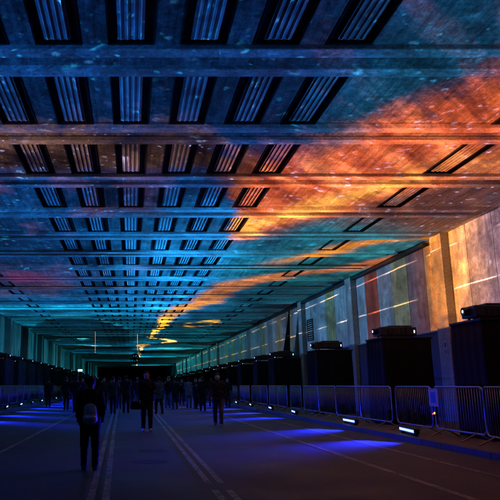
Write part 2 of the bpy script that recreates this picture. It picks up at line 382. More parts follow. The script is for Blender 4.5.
# ------------------------------------------------------------------ mesh helpers
def link(o, parent=None):
    COL.objects.link(o)
    if parent is not None: o.parent = parent
    return o
def mesh_obj(name, me, mat, parent=None, smooth=False):
    o = bpy.data.objects.new(name, me)
    if mat is not None and not me.materials: me.materials.append(mat)
    if smooth:
        for p in me.polygons: p.use_smooth = True
    return link(o, parent)
def bm_obj(name, bm, mat, parent=None, smooth=False):
    me = bpy.data.meshes.new(name); bm.to_mesh(me); bm.free()
    return mesh_obj(name, me, mat, parent, smooth)
def box(bm, x0, x1, y0, y1, z0, z1, bev=0):
    v = [bm.verts.new((x, y, z)) for z in (z0, z1) for y in (y0, y1) for x in (x0, x1)]
    f = [bm.faces.new([v[i] for i in q]) for q in ((0, 2, 3, 1), (4, 5, 7, 6), (0, 1, 5, 4), (2, 6, 7, 3), (0, 4, 6, 2), (1, 3, 7, 5))]
    if bev:
        ed = list({e for q in f for e in q.edges})
        bmesh.ops.bevel(bm, geom=ed, offset=bev, segments=2, affect='EDGES', profile=.6)
def box_obj(name, dims, mat, parent=None, bev=0):
    bm = bmesh.new(); box(bm, *dims, bev=bev); return bm_obj(name, bm, mat, parent)
def tube(bm, pts, r, seg=8, cap=True):
    pts = [Vector(p) for p in pts]; rings = []
    rr = r if isinstance(r, (list, tuple)) else [r] * len(pts)
    up = None
    for i, p in enumerate(pts):
        d = (pts[min(i + 1, len(pts) - 1)] - pts[max(i - 1, 0)]).normalized()
        if up is None: up = Vector((0, 0, 1)) if abs(d.z) < .9 else Vector((1, 0, 0))
        a = d.cross(up).normalized(); b = a.cross(d).normalized(); up = b
        rings.append([bm.verts.new(p + (a * math.cos(2 * math.pi * k / seg) + b * math.sin(2 * math.pi * k / seg)) * rr[i]) for k in range(seg)])
    for A, B in zip(rings, rings[1:]):
        for k in range(seg): bm.faces.new((A[k], A[(k + 1) % seg], B[(k + 1) % seg], B[k]))
    if cap: bm.faces.new(rings[0][::-1]); bm.faces.new(rings[-1])
def disc_tube(bm, c, axis, r, l, seg=20):
    a = Vector(axis).normalized(); c = Vector(c); tube(bm, [c - a * l / 2, c + a * l / 2], r, seg)
def empty(name, loc=(0, 0, 0), rz=0):
    o = bpy.data.objects.new(name, None); o.empty_display_size = .2; o.location = loc; o.rotation_euler = (0, 0, rz); return link(o)
def tag(o, label=None, cat=None, group=None, kind=None):
    if label: o['label'] = label
    if cat: o['category'] = cat
    if group: o['group'] = group
    if kind: o['kind'] = kind
    return o
def copy_tree(o, parent=None):
    c = o.copy(); COL.objects.link(c)
    if parent is not None: c.parent = parent
    for k in ('label',):
        pass
    for ch in list(o.children): copy_tree(ch, c)
    return c
ORD = ['nearest', 'second', 'third', 'fourth', 'fifth', 'sixth', 'seventh', 'eighth', 'ninth', 'tenth', 'eleventh', 'twelfth', 'thirteenth', 'fourteenth', 'fifteenth',
       'sixteenth', 'seventeenth', 'eighteenth', 'nineteenth', 'twentieth']
TENS = {2: 'twenty', 3: 'thirty', 4: 'forty'}
def nth(i):
    if i < 20: return ORD[i]
    n = i + 1
    if n % 10 == 0: return {30: 'thirtieth', 40: 'fortieth'}[n]
    return TENS[n // 10] + '-' + ['', 'first', 'second', 'third', 'fourth', 'fifth', 'sixth', 'seventh', 'eighth', 'ninth'][n % 10]

# ------------------------------------------------------------------ ground
tag(box_obj('ground', (-400, 400, -60, 900, -.5, -.02), M['slab']), kind='structure')
tag(box_obj('road', (-5.95, 6.35, -6, YEND + 60, -.2, 0), M['asphalt']), kind='structure')
PAV = .11
pav_r = tag(box_obj('pavement', (6.35, XR + .3, -6, YEND, -.2, PAV), M['pave']), kind='structure')
pav_l = tag(box_obj('pavement', (XL - .3, -5.95, -6, YEND, -.2, PAV), M['pave']), kind='structure')
kb = bmesh.new(); box(kb, -.075, .075, -.452, .452, -.1, PAV + .012, .012)
kme = bpy.data.meshes.new('kerb_stone'); kb.to_mesh(kme); kb.free(); kme.materials.append(M['kerb'])
for pv, xx in ((pav_r, 6.27), (pav_l, -5.87)):
    for i in range(62):
        o = link(bpy.data.objects.new('kerb_stone', kme), pv); o.location = (xx + random.uniform(-.004, .004), 3 + i * .914, random.uniform(-.004, .004))
def stripe(name, pts, w, z=.004):
    bm = bmesh.new(); prev = None
    for x, y in pts:
        cur = [bm.verts.new((x - w / 2, y, z)), bm.verts.new((x + w / 2, y, z))]
        if prev: bm.faces.new((prev[0], prev[1], cur[1], cur[0]))
        prev = cur
    o = bm_obj(name, bm, M['paint']); o.parent = bpy.data.objects['road']; return o
for off in (-.085, .085):
    stripe('lane_marking', [(-.33 + off, 5), (-.37 + off, 8), (-.55 + off, 18), (-.66 + off, 26), (-.9 + off, 45), (-1.3 + off, 90)], .085)
    stripe('lane_marking', [(1.09 + off, 8.9), (1.07 + off, 26), (1.0 + off, 60), (.9 + off, 110)], .085)
    stripe('lane_marking', [(1.12 + off, 5.2), (1.10 + off, 8.3)], .085)
stripe('lane_marking', [(3.82, 4), (3.8, 110)], .11)
stripe('lane_marking', [(5.13, 4), (5.13, 110)], .09)
stripe('lane_marking', [(-2.47, 4), (-2.47, 110)], .10)
# a repaired trench and an iron cover in the middle lane
iron = plain('cast_iron', (.010, .010, .011), .8, 0.0, .3, 20)
for cx, cy in ((.42, 13.1), (.33, 11.3)):
    bm = bmesh.new(); disc_tube(bm, (cx, cy, -.004), (0, 0, 1), .30, .012, 28); bm_obj('manhole_cover', bm, iron, bpy.data.objects['road'])

# ------------------------------------------------------------------ ceiling
NB = 64
FX = [(j) * CSP for j in (-2, -1, 0, 1, 2, 3)]         # middle columns of luminaires
FXR, FXL = 7.22, MIDX * 2 - 7.22
TW = .68
ceil_root = tag(empty('ceiling', (0, 0, HC)), kind='structure')
box_obj('roof_slab', (XL - .6, XR + .6, 2, YEND, .16, .7), M['slab'], ceil_root)
cols = sorted([FXL] + FX + [FXR])
segs = []; a = XL
for c in cols: segs.append((a, c - TW / 2)); a = c + TW / 2
segs.append((a, XR))
def soffit_mesh(x0, x1, ylen, mat='soffit'):
    bm = bmesh.new(); box(bm, x0, x1, -ylen / 2, ylen / 2, 0, .157); me = bpy.data.meshes.new('soffit_panel'); bm.to_mesh(me); bm.free(); me.materials.append(M[mat]); return me
RIBW = .86
PL = BAY - RIBW
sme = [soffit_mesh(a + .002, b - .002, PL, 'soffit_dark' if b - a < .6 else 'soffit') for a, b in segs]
bme = soffit_mesh(XL + .002, XR - .002, RIBW - .006, 'infill')
def rib_mesh():
    bm = bmesh.new(); box(bm, XL + .3, XR - .62, -.125, .125, -.085, .05, .018); me = bpy.data.meshes.new('rib'); bm.to_mesh(me); bm.free(); me.materials.append(M['rib']); return me
rme = rib_mesh()
for k in range(-2, NB):
    y = rib_y(k)
    if y > YEND - 3: break
    o = link(bpy.data.objects.new('soffit_panel', bme), ceil_root); o.location = (0, y, -.012)
    for s in (-1, 1):
        o = link(bpy.data.objects.new('rib', rme), ceil_root); o.location = (0, y + s * (RIBW / 2 - .125 + .003), 0)
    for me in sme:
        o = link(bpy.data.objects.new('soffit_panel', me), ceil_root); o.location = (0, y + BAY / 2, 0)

# luminaires: a black tray let into the soffit, a grey reflector and four tubes
def lum_parts():
    L = PL - .004; w = TW - .004
    bm = bmesh.new(); d = .075
    box(bm, -w / 2, w / 2, -L / 2, L / 2, d, d + .03)
    box(bm, -w / 2, -w / 2 + .018, -L / 2, L / 2, -.012, d - .0015); box(bm, w / 2 - .018, w / 2, -L / 2, L / 2, -.012, d - .0015)
    box(bm, -w / 2 + .019, w / 2 - .019, -L / 2, -L / 2 + .05, -.012, d - .0015); box(bm, -w / 2 + .019, w / 2 - .019, L / 2 - .05, L / 2, -.012, d - .0015)
    h = bpy.data.meshes.new('housing'); bm.to_mesh(h); bm.free(); h.materials.append(M['tray'])
    bm = bmesh.new(); n = 24; dw = .385; pr = []
    ys = (-L / 2 + .11, L / 2 - .11)
    for i in range(n + 1):
        x = -dw / 2 + dw * i / n; z = .015 + .0035 * math.cos(i / n * 4 * 2 * math.pi)
        pr.append([bm.verts.new((x, yy, z)) for yy in ys])
    for A, B in zip(pr, pr[1:]): bm.faces.new((A[0], A[1], B[1], B[0]))
    top = [[bm.verts.new((x, yy, .072)) for yy in ys] for x in (-dw / 2, dw / 2)]
    bm.faces.new((pr[0][0], top[0][0], top[0][1], pr[0][1])); bm.faces.new((pr[-1][0], pr[-1][1], top[1][1], top[1][0]))
    bm.faces.new([q[0] for q in pr] + [top[1][0], top[0][0]]); bm.faces.new([q[1] for q in pr][::-1] + [top[0][1], top[1][1]])
    df = bpy.data.meshes.new('reflector'); bm.to_mesh(df); bm.free(); df.materials.append(M['diff'])
    bm = bmesh.new(); tube(bm, [(0, ys[0] + .02, 0), (0, ys[1] - .02, 0)], .0085, 6)
    tb = bpy.data.meshes.new('tube'); bm.to_mesh(tb); bm.free(); tb.materials.append(M['tube'])
    bm = bmesh.new()
    for i in range(4): tube(bm, [(-.385 / 2 + .385 * (i + .5) / 4, ys[0] + .02, .002), (-.385 / 2 + .385 * (i + .5) / 4, ys[1] - .02, .002)], .0085, 5)
    ts = bpy.data.meshes.new('tubes'); bm.to_mesh(ts); bm.free(); ts.materials.append(M['tube'])
    return h, df, tb, ts
LH, LD, LT, LTS = lum_parts()
names = ['far left lone column', 'first middle column from the left', 'second middle column from the left', 'third middle column from the left',
         'fourth middle column from the left', 'fifth middle column from the left', 'rightmost middle column', 'lone column near the right wall']
nlum = 0
for k in range(-1, 33):
    y = rib_y(k) + BAY / 2
    for j, x in enumerate(cols):
        if j == 0 and k < 3: continue
        if nlum >= 262: break
        nlum += 1
        e = empty('ceiling_light', (x, y, HC))
        tag(e, f'black recessed ceiling light, {names[j]}, {nth(k + 1)} row from the camera', 'ceiling light', 'unlit lights in rows on the tunnel ceiling')
        link(bpy.data.objects.new('housing', LH), e); link(bpy.data.objects.new('reflector', LD), e)
        if k < 9:
            for i in range(4):
                o = link(bpy.data.objects.new('tube', LT), e); o.location = (-.385 / 2 + .385 * (i + .5) / 4, 0, .002)
        else: link(bpy.data.objects.new('tube_row', LTS), e)
# cable tray along the right-hand wall top
tray = box_obj('cable_tray', (XR - .30, XR - .14, 22, 118, HC - .16, HC - .06), M['black']); tag(tray, 'thin black cable tray under the ceiling along the right wall', 'cable tray')

# ------------------------------------------------------------------ walls
DADO = 3.02
def wall(name, X, s, label):
    """s = -1: the wall faces -x (right-hand side)"""
    root = tag(empty(name, (X, 0, 0)), label, 'wall')
    inn = lambda d: d * s                      # distance into the tunnel
    def bx(nm, d0, d1, y0, y1, z0, z1, mat, bev=0):
        return box_obj(nm, (*sorted((inn(d0), inn(d1))), y0, y1, z0, z1), mat, root, bev)
    bx('wall_backing', -.35, 0, 2, YEND, PAV, HC + .1, M['slab'])
    bx('dado', .001, .16, 2, YEND, PAV, DADO - .03, M['dado'])
    bx('dado_rail', .001, .20, 2, YEND, DADO - .028, DADO + .02, M['grey'])
    return root, bx
wr, bxr = wall('tunnel_wall', XR, -1, 'right tunnel wall of pale and coloured upright panels above a dark dado')
wl, bxl = wall('tunnel_wall', XL, 1, 'left tunnel wall of pale upright panels lit teal')
COLY = [rib_y(k) + .05 for k in (-2, 1, 4, 7, 10)] + [rib_y(k) for k in range(23, 62, 3)]
seqR = {4: ['grey', 'olive', 'plum', 'olive', 'grey', 'rust', 'grey'], 7: ['pale', 'grey', 'pale', 'olive', 'pale', 'grey', 'pale']}
PW = BAY * 3 / 6
y = 3.0; i = 0
ykeys = []
k = -2
pm = {}
def panel(bx, nm, y0, y1, mat): return bx(nm, .001, .055, y0 + .012, y1 - .012, DADO + .024, HC - .004, mat)
# near bays: six panels between pilasters, then on down the tunnel
for b in range(-2, 62, 3):
    ys = rib_y(b) + .05
    for j in range(6):
        y0 = ys + j * PW; y1 = y0 + PW
        if y0 > YEND - 2: break
        if b == 4: mt = ['olive', 'plum', 'olive', 'grey', 'rust', 'grey'][j]
        elif b == 7: mt = ['grey', 'pale', 'olive', 'pale', 'grey', 'pale'][j]
        elif b < 4: mt = 'pale'
        else: mt = random.choice(['pale', 'grey', 'pale', 'grey', 'plum', 'olive']) if b < 20 else random.choice(['pale', 'grey'])
        if b == 4:
            o = panel(bxr, 'wall_panel', y0, y1, M[mt])
        else: o = panel(bxr, 'wall_panel', y0, y1, M[mt])
        if y0 > 28 : panel(bxl, 'wall_panel', y0, y1, M[random.choice(['pale', 'grey', 'dado', 'dado' if j % 3 == 1 else 'pale'])])
        elif j == 0: panel(bxl, 'wall_panel', y0, ys + 6 * PW, M['pale'])
for yy in COLY:
    bxr('pilaster', .06, .32, yy - .40, yy + .40, PAV, HC - .003, M['pil'], .02)
for k in range(1, 62, 3):
    yy = rib_y(k) + (.6 if k < 15 else 0)
    bxl('pilaster', .06, .50, yy - .29, yy + .29, PAV, HC - .003, M['pil'], .02)
# ventilation grille in the third bay
vg = tag(empty('ventilation_grille', (XR - .06, 37.6, 4.35)), 'square dark ventilation grille high on the right wall', 'grille')
for n_, d_ in (('frame', (-.03, 0, -.62, -.55, -.62, .62)), ('frame', (-.03, 0, .55, .62, -.62, .62)), ('frame', (-.03, 0, -.548, .548, .55, .62)), ('frame', (-.03, 0, -.548, .548, -.62, -.55))):
    box_obj(n_, d_, M['tray'], vg)
for i in range(9):
    o = box_obj('slat', (-.012, .004, -.546, .546, -.045, .045), M['black'], vg); o.location = (-.012, 0, -.48 + i * .12); o.rotation_euler = (0, R(35), 0)
# black fabric hanging slantwise beside the third pilaster
bm = bmesh.new(); nu, nv = 14, 16; G = []
for j in range(nv + 1):
    t_ = j / nv; z = 5.75 - t_ * 2.9; row = []
    for i in range(nu + 1):
        u = i / nu; wd = .25 + 1.75 * t_ ** 1.2
        row.append(bm.verts.new((XR - .62 - .18 * math.sin(u * 16) * (.3 + t_) * .5 - .1 * t_, 40.0 + u * wd, z)))
    G.append(row)
for A, B in zip(G, G[1:]):
    for i in range(nu): bm.faces.new((A[i], A[i + 1], B[i + 1], B[i]))
bmesh.ops.solidify(bm, geom=bm.faces[:], thickness=.008)
tag(bm_obj('black_drape', bm, M['drape'], None, True), 'black fabric hanging slantwise beside a pilaster on the right wall', 'drape')
# small notice on the first visible pilaster
nt = tag(empty('notice_plate', (XR - .325, 21.0, 2.42)), 'small pale notice plate on the pilaster lit orange above', 'sign')
box_obj('plate', (-.012, 0, -.13, .13, -.24, .24), M['plate'], nt, .004)
box_obj('printed_mark', (-.0145, -.0122, -.05, .05, .02, .15), M['ink'], nt); box_obj('printed_line', (-.0145, -.0122, -.085, .085, -.12, -.09), M['ink'], nt); box_obj('printed_line', (-.0145, -.0122, -.085, .085, -.18, -.155), M['ink'], nt)

# ------------------------------------------------------------------ crowd barriers
def barrier_meshes():
    L, H_ = 2.24, 1.10
    bm = bmesh.new(); r = .13; z0 = .17; path = []
    for cx, cz, a0 in ((L / 2 - r, H_ - r, 0), (-L / 2 + r, H_ - r, 90), (-L / 2 + r, z0 + r, 180), (L / 2 - r, z0 + r, 270)):
        for s_ in range(5):
            a = R(a0 + s_ * 22.5); path.append((0, cx + r * math.cos(a), cz + r * math.sin(a)))
    path.append(path[0]); path.append(path[1]); tube(bm, path, .019, 8, False)
    fr = bpy.data.meshes.new('frame'); bm.to_mesh(fr); bm.free(); fr.materials.append(M['steel'])
    bm = bmesh.new(); tube(bm, [(0, 0, z0), (0, 0, H_)], .0075, 6); br = bpy.data.meshes.new('bar'); bm.to_mesh(br); bm.free(); br.materials.append(M['steel'])
    bm = bmesh.new()
    for i in range(19): tube(bm, [(0, -1.0 + i * 2.0 / 18, z0), (0, -1.0 + i * 2.0 / 18, H_)], .0075, 5)
    bs = bpy.data.meshes.new('bar_panel'); bm.to_mesh(bs); bm.free(); bs.materials.append(M['steel'])
    bm = bmesh.new(); tube(bm, [(-.34, 0, .014), (-.30, 0, .02), (0, 0, z0 + .01), (.30, 0, .02), (.34, 0, .014)], [.012, .015, .018, .015, .012], 6)
    ft = bpy.data.meshes.new('foot'); bm.to_mesh(ft); bm.free(); ft.materials.append(M['steel'])
    for m_ in (fr, br, bs, ft):
        for p in m_.polygons: p.use_smooth = True
    return fr, br, bs, ft
BF, BB, BBS, BFT = barrier_meshes()
def barrier(x, y, rz, near, label, group):
    e = tag(empty('crowd_barrier', (x, y, PAV), rz), label, 'barrier', group)
    link(bpy.data.objects.new('frame', BF), e)
    if near:
        for i in range(19): o = link(bpy.data.objects.new('bar', BB), e); o.location = (0, -1.0 + i * 2.0 / 18, 0)
    else: link(bpy.data.objects.new('bar_panel', BBS), e)
    for s_ in (-1, 1): o = link(bpy.data.objects.new('foot', BFT), e); o.location = (0, s_ * .72, 0)
    return e
for i in range(22):
    barrier(7.02 + random.uniform(-.07, .07) - (.22 if i == 0 else 0), 12.05 + i * 2.33, R(random.uniform(-3.5, 3.5)) - (.10 if i == 0 else 0), i < 8,
            f'steel crowd barrier on the right kerb, {nth(i)} from the camera', 'steel barriers along the right kerb')
for i in range(16):
    barrier(-6.55 + random.uniform(-.04, .04), 27.5 + i * 2.33, R(random.uniform(-2.2, 2.2)), i < 2,
            f'steel crowd barrier on the left kerb, {nth(i)} from the camera', 'steel barriers along the left kerb')
bn = tag(empty('notice_board', (6.975, 15.35, PAV)), 'small pale notice board tied to a right-hand barrier', 'sign')
box_obj('board', (-.016, -.006, -.24, .24, .66, 1.06), M['plate'], bn, .003); box_obj('printed_panel', (-.0185, -.0162, -.12, .12, .74, .98), M['blueplate'], bn)
al = tag(empty('marker_lamp', (6.97, 15.32, PAV + .50)), 'tiny amber marker lamp clipped to a right-hand barrier', 'lamp')
box_obj('lamp_case', (-.02, .02, -.05, .05, -.05, .05), M['black'], al, .006)
bm = bmesh.new(); disc_tube(bm, (-.024, 0, .01), (1, 0, 0), .022, .02, 10); bm_obj('bulb', bm, M['amber'], al)
bm = bmesh.new(); disc_tube(bm, (-.024, .10, -.01), (1, 0, 0), .014, .02, 10); bm_obj('bulb', bm, M['red'], al)

# ------------------------------------------------------------------ LED light bars on the kerbs
def light_bar(x, y, s, label, group):
    """LED batten along the kerb, its optics throwing the light across the road towards the visitors: s = -1 on the right-hand side"""
    e = tag(empty('light_bar', (x, y, PAV), s * R(random.uniform(2, 9))), label, 'light bar', group)
    box_obj('housing', (-.06, .06, -.62, .62, .055, .155), M['black'], e, .01)
    f = sorted((s * .0602, s * .064)); ls_ = box_obj('lens_strip', (*f, -.59, .59, .068, .142), M['led'], e)
    for i in range(12):
        yy = -.54 + i * .0982; f = sorted((s * .0642, s * .068)); box_obj('diode', (*f, yy - .036, yy + .036, .080, .130), M['ledw'], ls_)
    for sy in (-.5, .5): box_obj('bracket', (-.05, .05, sy - .02, sy + .02, 0, .0545), M['black'], e)
    ld = bpy.data.lights.new('led_wash', 'AREA'); ld.shape = 'RECTANGLE'; ld.size = .9; ld.size_y = .05
    ld.energy = 64; ld.color = (.010, .022, 1.0); ld.spread = R(35)
    o = bpy.data.objects.new('led_wash', ld); link(o, e); o.location = (s * .42, -.30, .115)
    o.rotation_euler = Vector((s * .70, -.71, -.115)).to_track_quat('-Z', 'Y').to_euler()
    return e
for i, y in enumerate([15.85, 20.0, 26.75, 31.2, 36.3, 41.2, 46.5, 52, 58]):
    light_bar(6.55, y, -1, f'glowing blue light bar on the right kerb, {nth(i)} from the camera', 'blue light bars along the right kerb')
for i, y in enumerate([24.3, 28.6, 32.9, 37.1, 41.4, 45.7, 50.0, 54.3, 58.6]):
    light_bar(-6.15, y, 1, f'glowing blue light bar on the left kerb, {nth(i)} from the camera', 'blue light bars along the left kerb')

# ------------------------------------------------------------------ draped towers and projectors
def drape_mesh(w, l, h):
    """pleated black cloth round a scaffold tower, open below"""
    bm = bmesh.new(); per = []
    n1, n2 = int(l / .09), int(w / .09)
    for i in range(n2): per.append((-w / 2 + w * i / n2, -l / 2, 0, -1))
    for i in range(n1): per.append((w / 2, -l / 2 + l * i / n1, 1, 0))
    for i in range(n2): per.append((w / 2 - w * i / n2, l / 2, 0, 1))
    for i in range(n1): per.append((-w / 2, l / 2 - l * i / n1, -1, 0))
    rows = []
    for j, z in enumerate((0.02, h * .4, h * .8, h)):
        amp = (.045, .04, .028, .01)[j]
        rows.append([bm.verts.new((x + nx * amp * math.sin(k * 1.9), y + ny * amp * math.sin(k * 1.9), z)) for k, (x, y, nx, ny) in enumerate(per)])
    for A, B in zip(rows, rows[1:]):
        for k in range(len(per)): bm.faces.new((A[k], A[(k + 1) % len(per)], B[(k + 1) % len(per)], B[k]))
    bm.faces.new(rows[-1])
    return bm
TH = PROJ_Z - .27 - PAV
tw_me = {}
def tower(x, y, l, label, group, dm='drape'):
    e = tag(empty('projector_tower', (x, y, PAV)), label, 'tower', group)
    key = round(l, 1)
    if key not in tw_me:
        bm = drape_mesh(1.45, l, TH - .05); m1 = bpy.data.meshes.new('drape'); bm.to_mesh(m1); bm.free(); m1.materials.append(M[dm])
        for p in m1.polygons: p.use_smooth = True
        bm = bmesh.new(); box(bm, -.76, .76, -l / 2 - .03, l / 2 + .03, TH - .049, TH, .008); m2 = bpy.data.meshes.new('deck'); bm.to_mesh(m2); bm.free(); m2.materials.append(M['black'])
        tw_me[key] = (m1, m2)
    link(bpy.data.objects.new('drape', tw_me[key][0]), e); link(bpy.data.objects.new('deck', tw_me[key][1]), e)
    return e
def projector(x, y, s, glow, status, label, group, lamp=None):
    """s = -1: lens looks towards -x"""
    z = PAV + TH
    e = tag(empty('projector', (x, y, z)), label, 'projector', group)
    f = lambda a, b: sorted((a * s, b * s))
    box_obj('body', (*f(-.62, .50), -.31, .31, .075, .335), M['body'], e, .03)
    box_obj('top_cover', (*f(-.50, .20), -.24, .24, .3352, .385), M['body'], e, .01)
    for a in (-.48, .36):
        for yy in (-.25, .25):
            bm = bmesh.new(); disc_tube(bm, (a * s, yy, .038), (0, 0, 1), .03, .074, 10); bm_obj('foot', bm, M['black'], e)
    bm = bmesh.new(); disc_tube(bm, (.56 * s, 0, .215), (1, 0, 0), .095, .12, 22); lb_ = bm_obj('lens_barrel', bm, M['lglass'], e)
    bm = bmesh.new(); disc_tube(bm, (.6225 * s, 0, .215), (1, 0, 0), .036, .004, 16); bm_obj('lens_glass', bm, M[glow], lb_)
    for i in range(5): box_obj('vent_slat', (*f(-.30 + i * .13, -.24 + i * .13), -.3135, -.3105, .12, .28), M['black'], e)
    box_obj('status_light', (*f(-.56, -.525), -.3145, -.3105, .15, .235), M[status], e)
    box_obj('handle', (*f(-.45, -.25), -.335, -.3105, .29, .315), M['black'], e, .006)
    return e
YR = [2.5, 8.6, 14.7, 20.3, 27.4, 35.5, 40.0, 45.9, 51.5, 57, 63, 69.5, 77, 86, 97, 110, 130, 160]
YLF = [2.5, 7.1, 11.4, 15.7, 20.0, 24.3, 28.6, 32.9, 37.1, 41.4, 45.7, 50.0, 54.3, 60, 67, 76, 86, 97, 110, 130, 160]
LYR = [8.6, 14.7, 20.3, 27.4, 35.5, 45.9, 57, 69.5, 86, 110, 160]
LYL = [7.1, 15.7, 24.3, 32.9, 41.4, 50.0, 60, 76, 97, 130]
for side, X, Y, LY in ((1, 8.25, YR, LYR), (-1, -7.55, YLF, LYL)):
    sd = 'right' if side > 0 else 'left'
    for i, y in enumerate(Y):
        l = 1.35 if side > 0 else 2.6
        if y > 5: tower(X, y - .05 if side > 0 else y, l, f'black draped projector tower on the {sd} side, {nth(i - 1)} from the camera', f'draped towers along the {sd} side', 'drape' if side > 0 else 'drape_left_lit')
        g = 'lens' if (i * 7 + (side > 0)) % 3 else 'lensw'
        st = 'green' if (side > 0 and abs(y - 35.5) < .1) else ('red' if side < 0 and i % 2 else 'lensw')
        if y > 5:
            projector(X - side * .12, y, -side, g, st, f'black video projector on the {sd} towers, {nth(i - 1)} from the camera', f'projectors along the {sd} side')
        if y in LY:
            q = LY.index(y); yp = LY[q - 1] if q else y - 20; yn = LY[q + 1] if q + 1 < len(LY) else y + 55
            projector_light((X - side * .86, y, PAV + TH + .215), yp, yn, side)
# filler drapes between the first right towers and the wall stay dark: a low black screen
# ------------------------------------------------------------------ far end: jet fan, hanging lights, work lamp
jf = tag(empty('jet_fan', (.55, 96, 5.0)), 'round dark jet fan hanging from the ceiling far down the tunnel', 'fan')
bm = bmesh.new(); tube(bm, [(0, -1.4, 0), (0, -1.1, 0), (0, 1.1, 0), (0, 1.4, 0)], [.68, .60, .60, .68], 28, False); bmesh.ops.solidify(bm, geom=bm.faces[:], thickness=.04); bm_obj('casing', bm, M['body'], jf, True)
bm = bmesh.new(); tube(bm, [(0, -1.2, 0), (0, -.9, 0), (0, .9, 0)], [.05, .2, .2], 16); hub_ = bm_obj('hub', bm, M['black'], jf, True)
for i in range(7):
    o = box_obj('blade', (-.09, .09, -.015, .015, .18, .57), M['black'], hub_); o.location = (0, -.85, 0); o.rotation_euler = (0, i * 2 * math.pi / 7, 0)
for yy in (-.8, .8): box_obj('hanger', (-.04, .04, yy - .04, yy + .04, .60, HC - 5.0 - .09), M['black'], jf)
for x, y, z0, z1, mt, lb in ((-3.25, 59.6, 4.15, 5.95, 'bead', 'hanging string of orange lights over the left of the far crowd'), (.62, 62.6, 4.55, 5.95, 'beadp', 'hanging string of pinkish lights over the middle of the far crowd')):
    e = tag(empty('light_string', (x, y, HC)), lb, 'light string')
    bm = bmesh.new(); tube(bm, [(0, 0, z0 - HC), (0, 0, .0)], .012, 6); bm_obj('cord', bm, M['cable'], e)
    n = 13
    for i in range(n):
        bm = bmesh.new(); tube(bm, [(0, 0, -.045), (0, 0, -.02), (0, 0, .02), (0, 0, .045)], [.008, .026, .026, .008], 8); o = bm_obj('bulb', bm, M[mt], e)
        o.location = (0, 0, z0 - HC + (z1 - z0) * i / (n - 1))
wk = tag(empty('work_lamp', (-6.6, 86, PAV + TH)), 'bright white work lamp above the left towers near the far end', 'lamp')
bm = bmesh.new(); tube(bm, [(0, 0, 0), (0, 0, .30)], .02, 8); bm_obj('stand', bm, M['black'], wk)
box_obj('case', (-.30, .30, -.06, .06, .30, .60), M['black'], wk, .01); box_obj('lamp_face', (-.26, .26, -.064, -.0605, .34, .56), M['work'], wk)

# ------------------------------------------------------------------ people
def surface_nets(F, o, h):
    """smooth mesh of F = 0 on a regular grid (numpy)"""
    s = F < 0
    nx, ny, nz = F.shape
    c = np.zeros((nx - 1, ny - 1, nz - 1, 3)); cnt = np.zeros((nx - 1, ny - 1, nz - 1))
    def corner(a, dx, dy, dz): return a[dx:nx - 1 + dx, dy:ny - 1 + dy, dz:nz - 1 + dz]
    cs = [(i, j, k) for i in (0, 1) for j in (0, 1) for k in (0, 1)]
    for A in cs:
        for ax in range(3):
            if A[ax]: continue
            B = list(A); B[ax] = 1
            fa, fb = corner(F, *A), corner(F, *B); m = (fa < 0) != (fb < 0)
            t = np.where(m, fa / np.where(m, fa - fb, 1), 0)
            for q in range(3): c[..., q] += np.where(m, A[q] + (t if q == ax else 0), 0)
            cnt += m
    act = cnt > 0; idx = -np.ones(act.shape, int); idx[act] = np.arange(act.sum())
    ijk = np.argwhere(act); V = o + (ijk + c[act] / cnt[act][:, None]) * h
    Q = []
    for ax in range(3):
        u, v = (ax + 1) % 3, (ax + 2) % 3
        sl = [slice(1, -1)] * 3; sl[ax] = slice(0, -1); sl2 = [slice(1, -1)] * 3; sl2[ax] = slice(1, None)
        a, b = s[tuple(sl)], s[tuple(sl2)]
        off = np.array([1, 1, 1]); off[ax] = 0
        for flip, m in ((False, a & ~b), (True, ~a & b)):
            P = np.argwhere(m) + off
            if not len(P): continue
            du = np.zeros(3, int); du[u] = 1; dv = np.zeros(3, int); dv[v] = 1
            quad = [idx[tuple((P - du - dv).T)], idx[tuple((P - dv).T)], idx[tuple(P.T)], idx[tuple((P - du).T)]]
            if flip: quad = quad[::-1]
            Q.append(np.stack(quad, 1))
    return V, np.concatenate(Q) if Q else np.zeros((0, 4), int)
class Field:
    def __init__(s, lo, hi, h):
        s.h = h; s.o = np.array(lo, float)
        ax = [np.arange(l, u + h, h) for l, u in zip(lo, hi)]
        s.X, s.Y, s.Z = np.meshgrid(*ax, indexing='ij'); s.F = np.full(s.X.shape, 9.0)
    def smin(s, d, k):
        hh = np.clip(.5 + .5 * (s.F - d) / k, 0, 1); s.F = s.F * (1 - hh) + d * hh - k * hh * (1 - hh)
    def cone(s, a, b, ra, rb, k=.03, sx=1, sy=1):
        a, b = np.array(a, float), np.array(b, float); d = b - a; L = (d * d).sum() or 1e-9
        t = np.clip(((s.X - a[0]) * d[0] + (s.Y - a[1]) * d[1] + (s.Z - a[2]) * d[2]) / L, 0, 1)
        dx = (s.X - a[0] - t * d[0]) / sx; dy = (s.Y - a[1] - t * d[1]) / sy; dz = s.Z - a[2] - t * d[2]
        s.smin(np.sqrt(dx * dx + dy * dy + dz * dz) - (ra + (rb - ra) * t), k)
    def ball(s, c, r, k=.02):
        q = np.sqrt(((s.X - c[0]) / r[0]) ** 2 + ((s.Y - c[1]) / r[1]) ** 2 + ((s.Z - c[2]) / r[2]) ** 2)
        s.smin((q - 1) * min(r), k)
    def cut(s, g): s.F = np.maximum(s.F, g)
    def mesh(s, name, extra=None):
        V, Q = surface_nets(s.F, s.o, s.h); V = V.tolist(); Q = Q.tolist()
        if extra:
            bm = bmesh.new(); extra(bm); bm.verts.index_update(); n = len(V)
            V += [tuple(v.co) for v in bm.verts]; Q += [[v.index + n for v in f.verts] for f in bm.faces]; bm.free()
        me = bpy.data.meshes.new(name); me.from_pydata(V, [], Q); me.update()
        for p in me.polygons: p.use_smooth = True
        return me
cloth_cache = {}
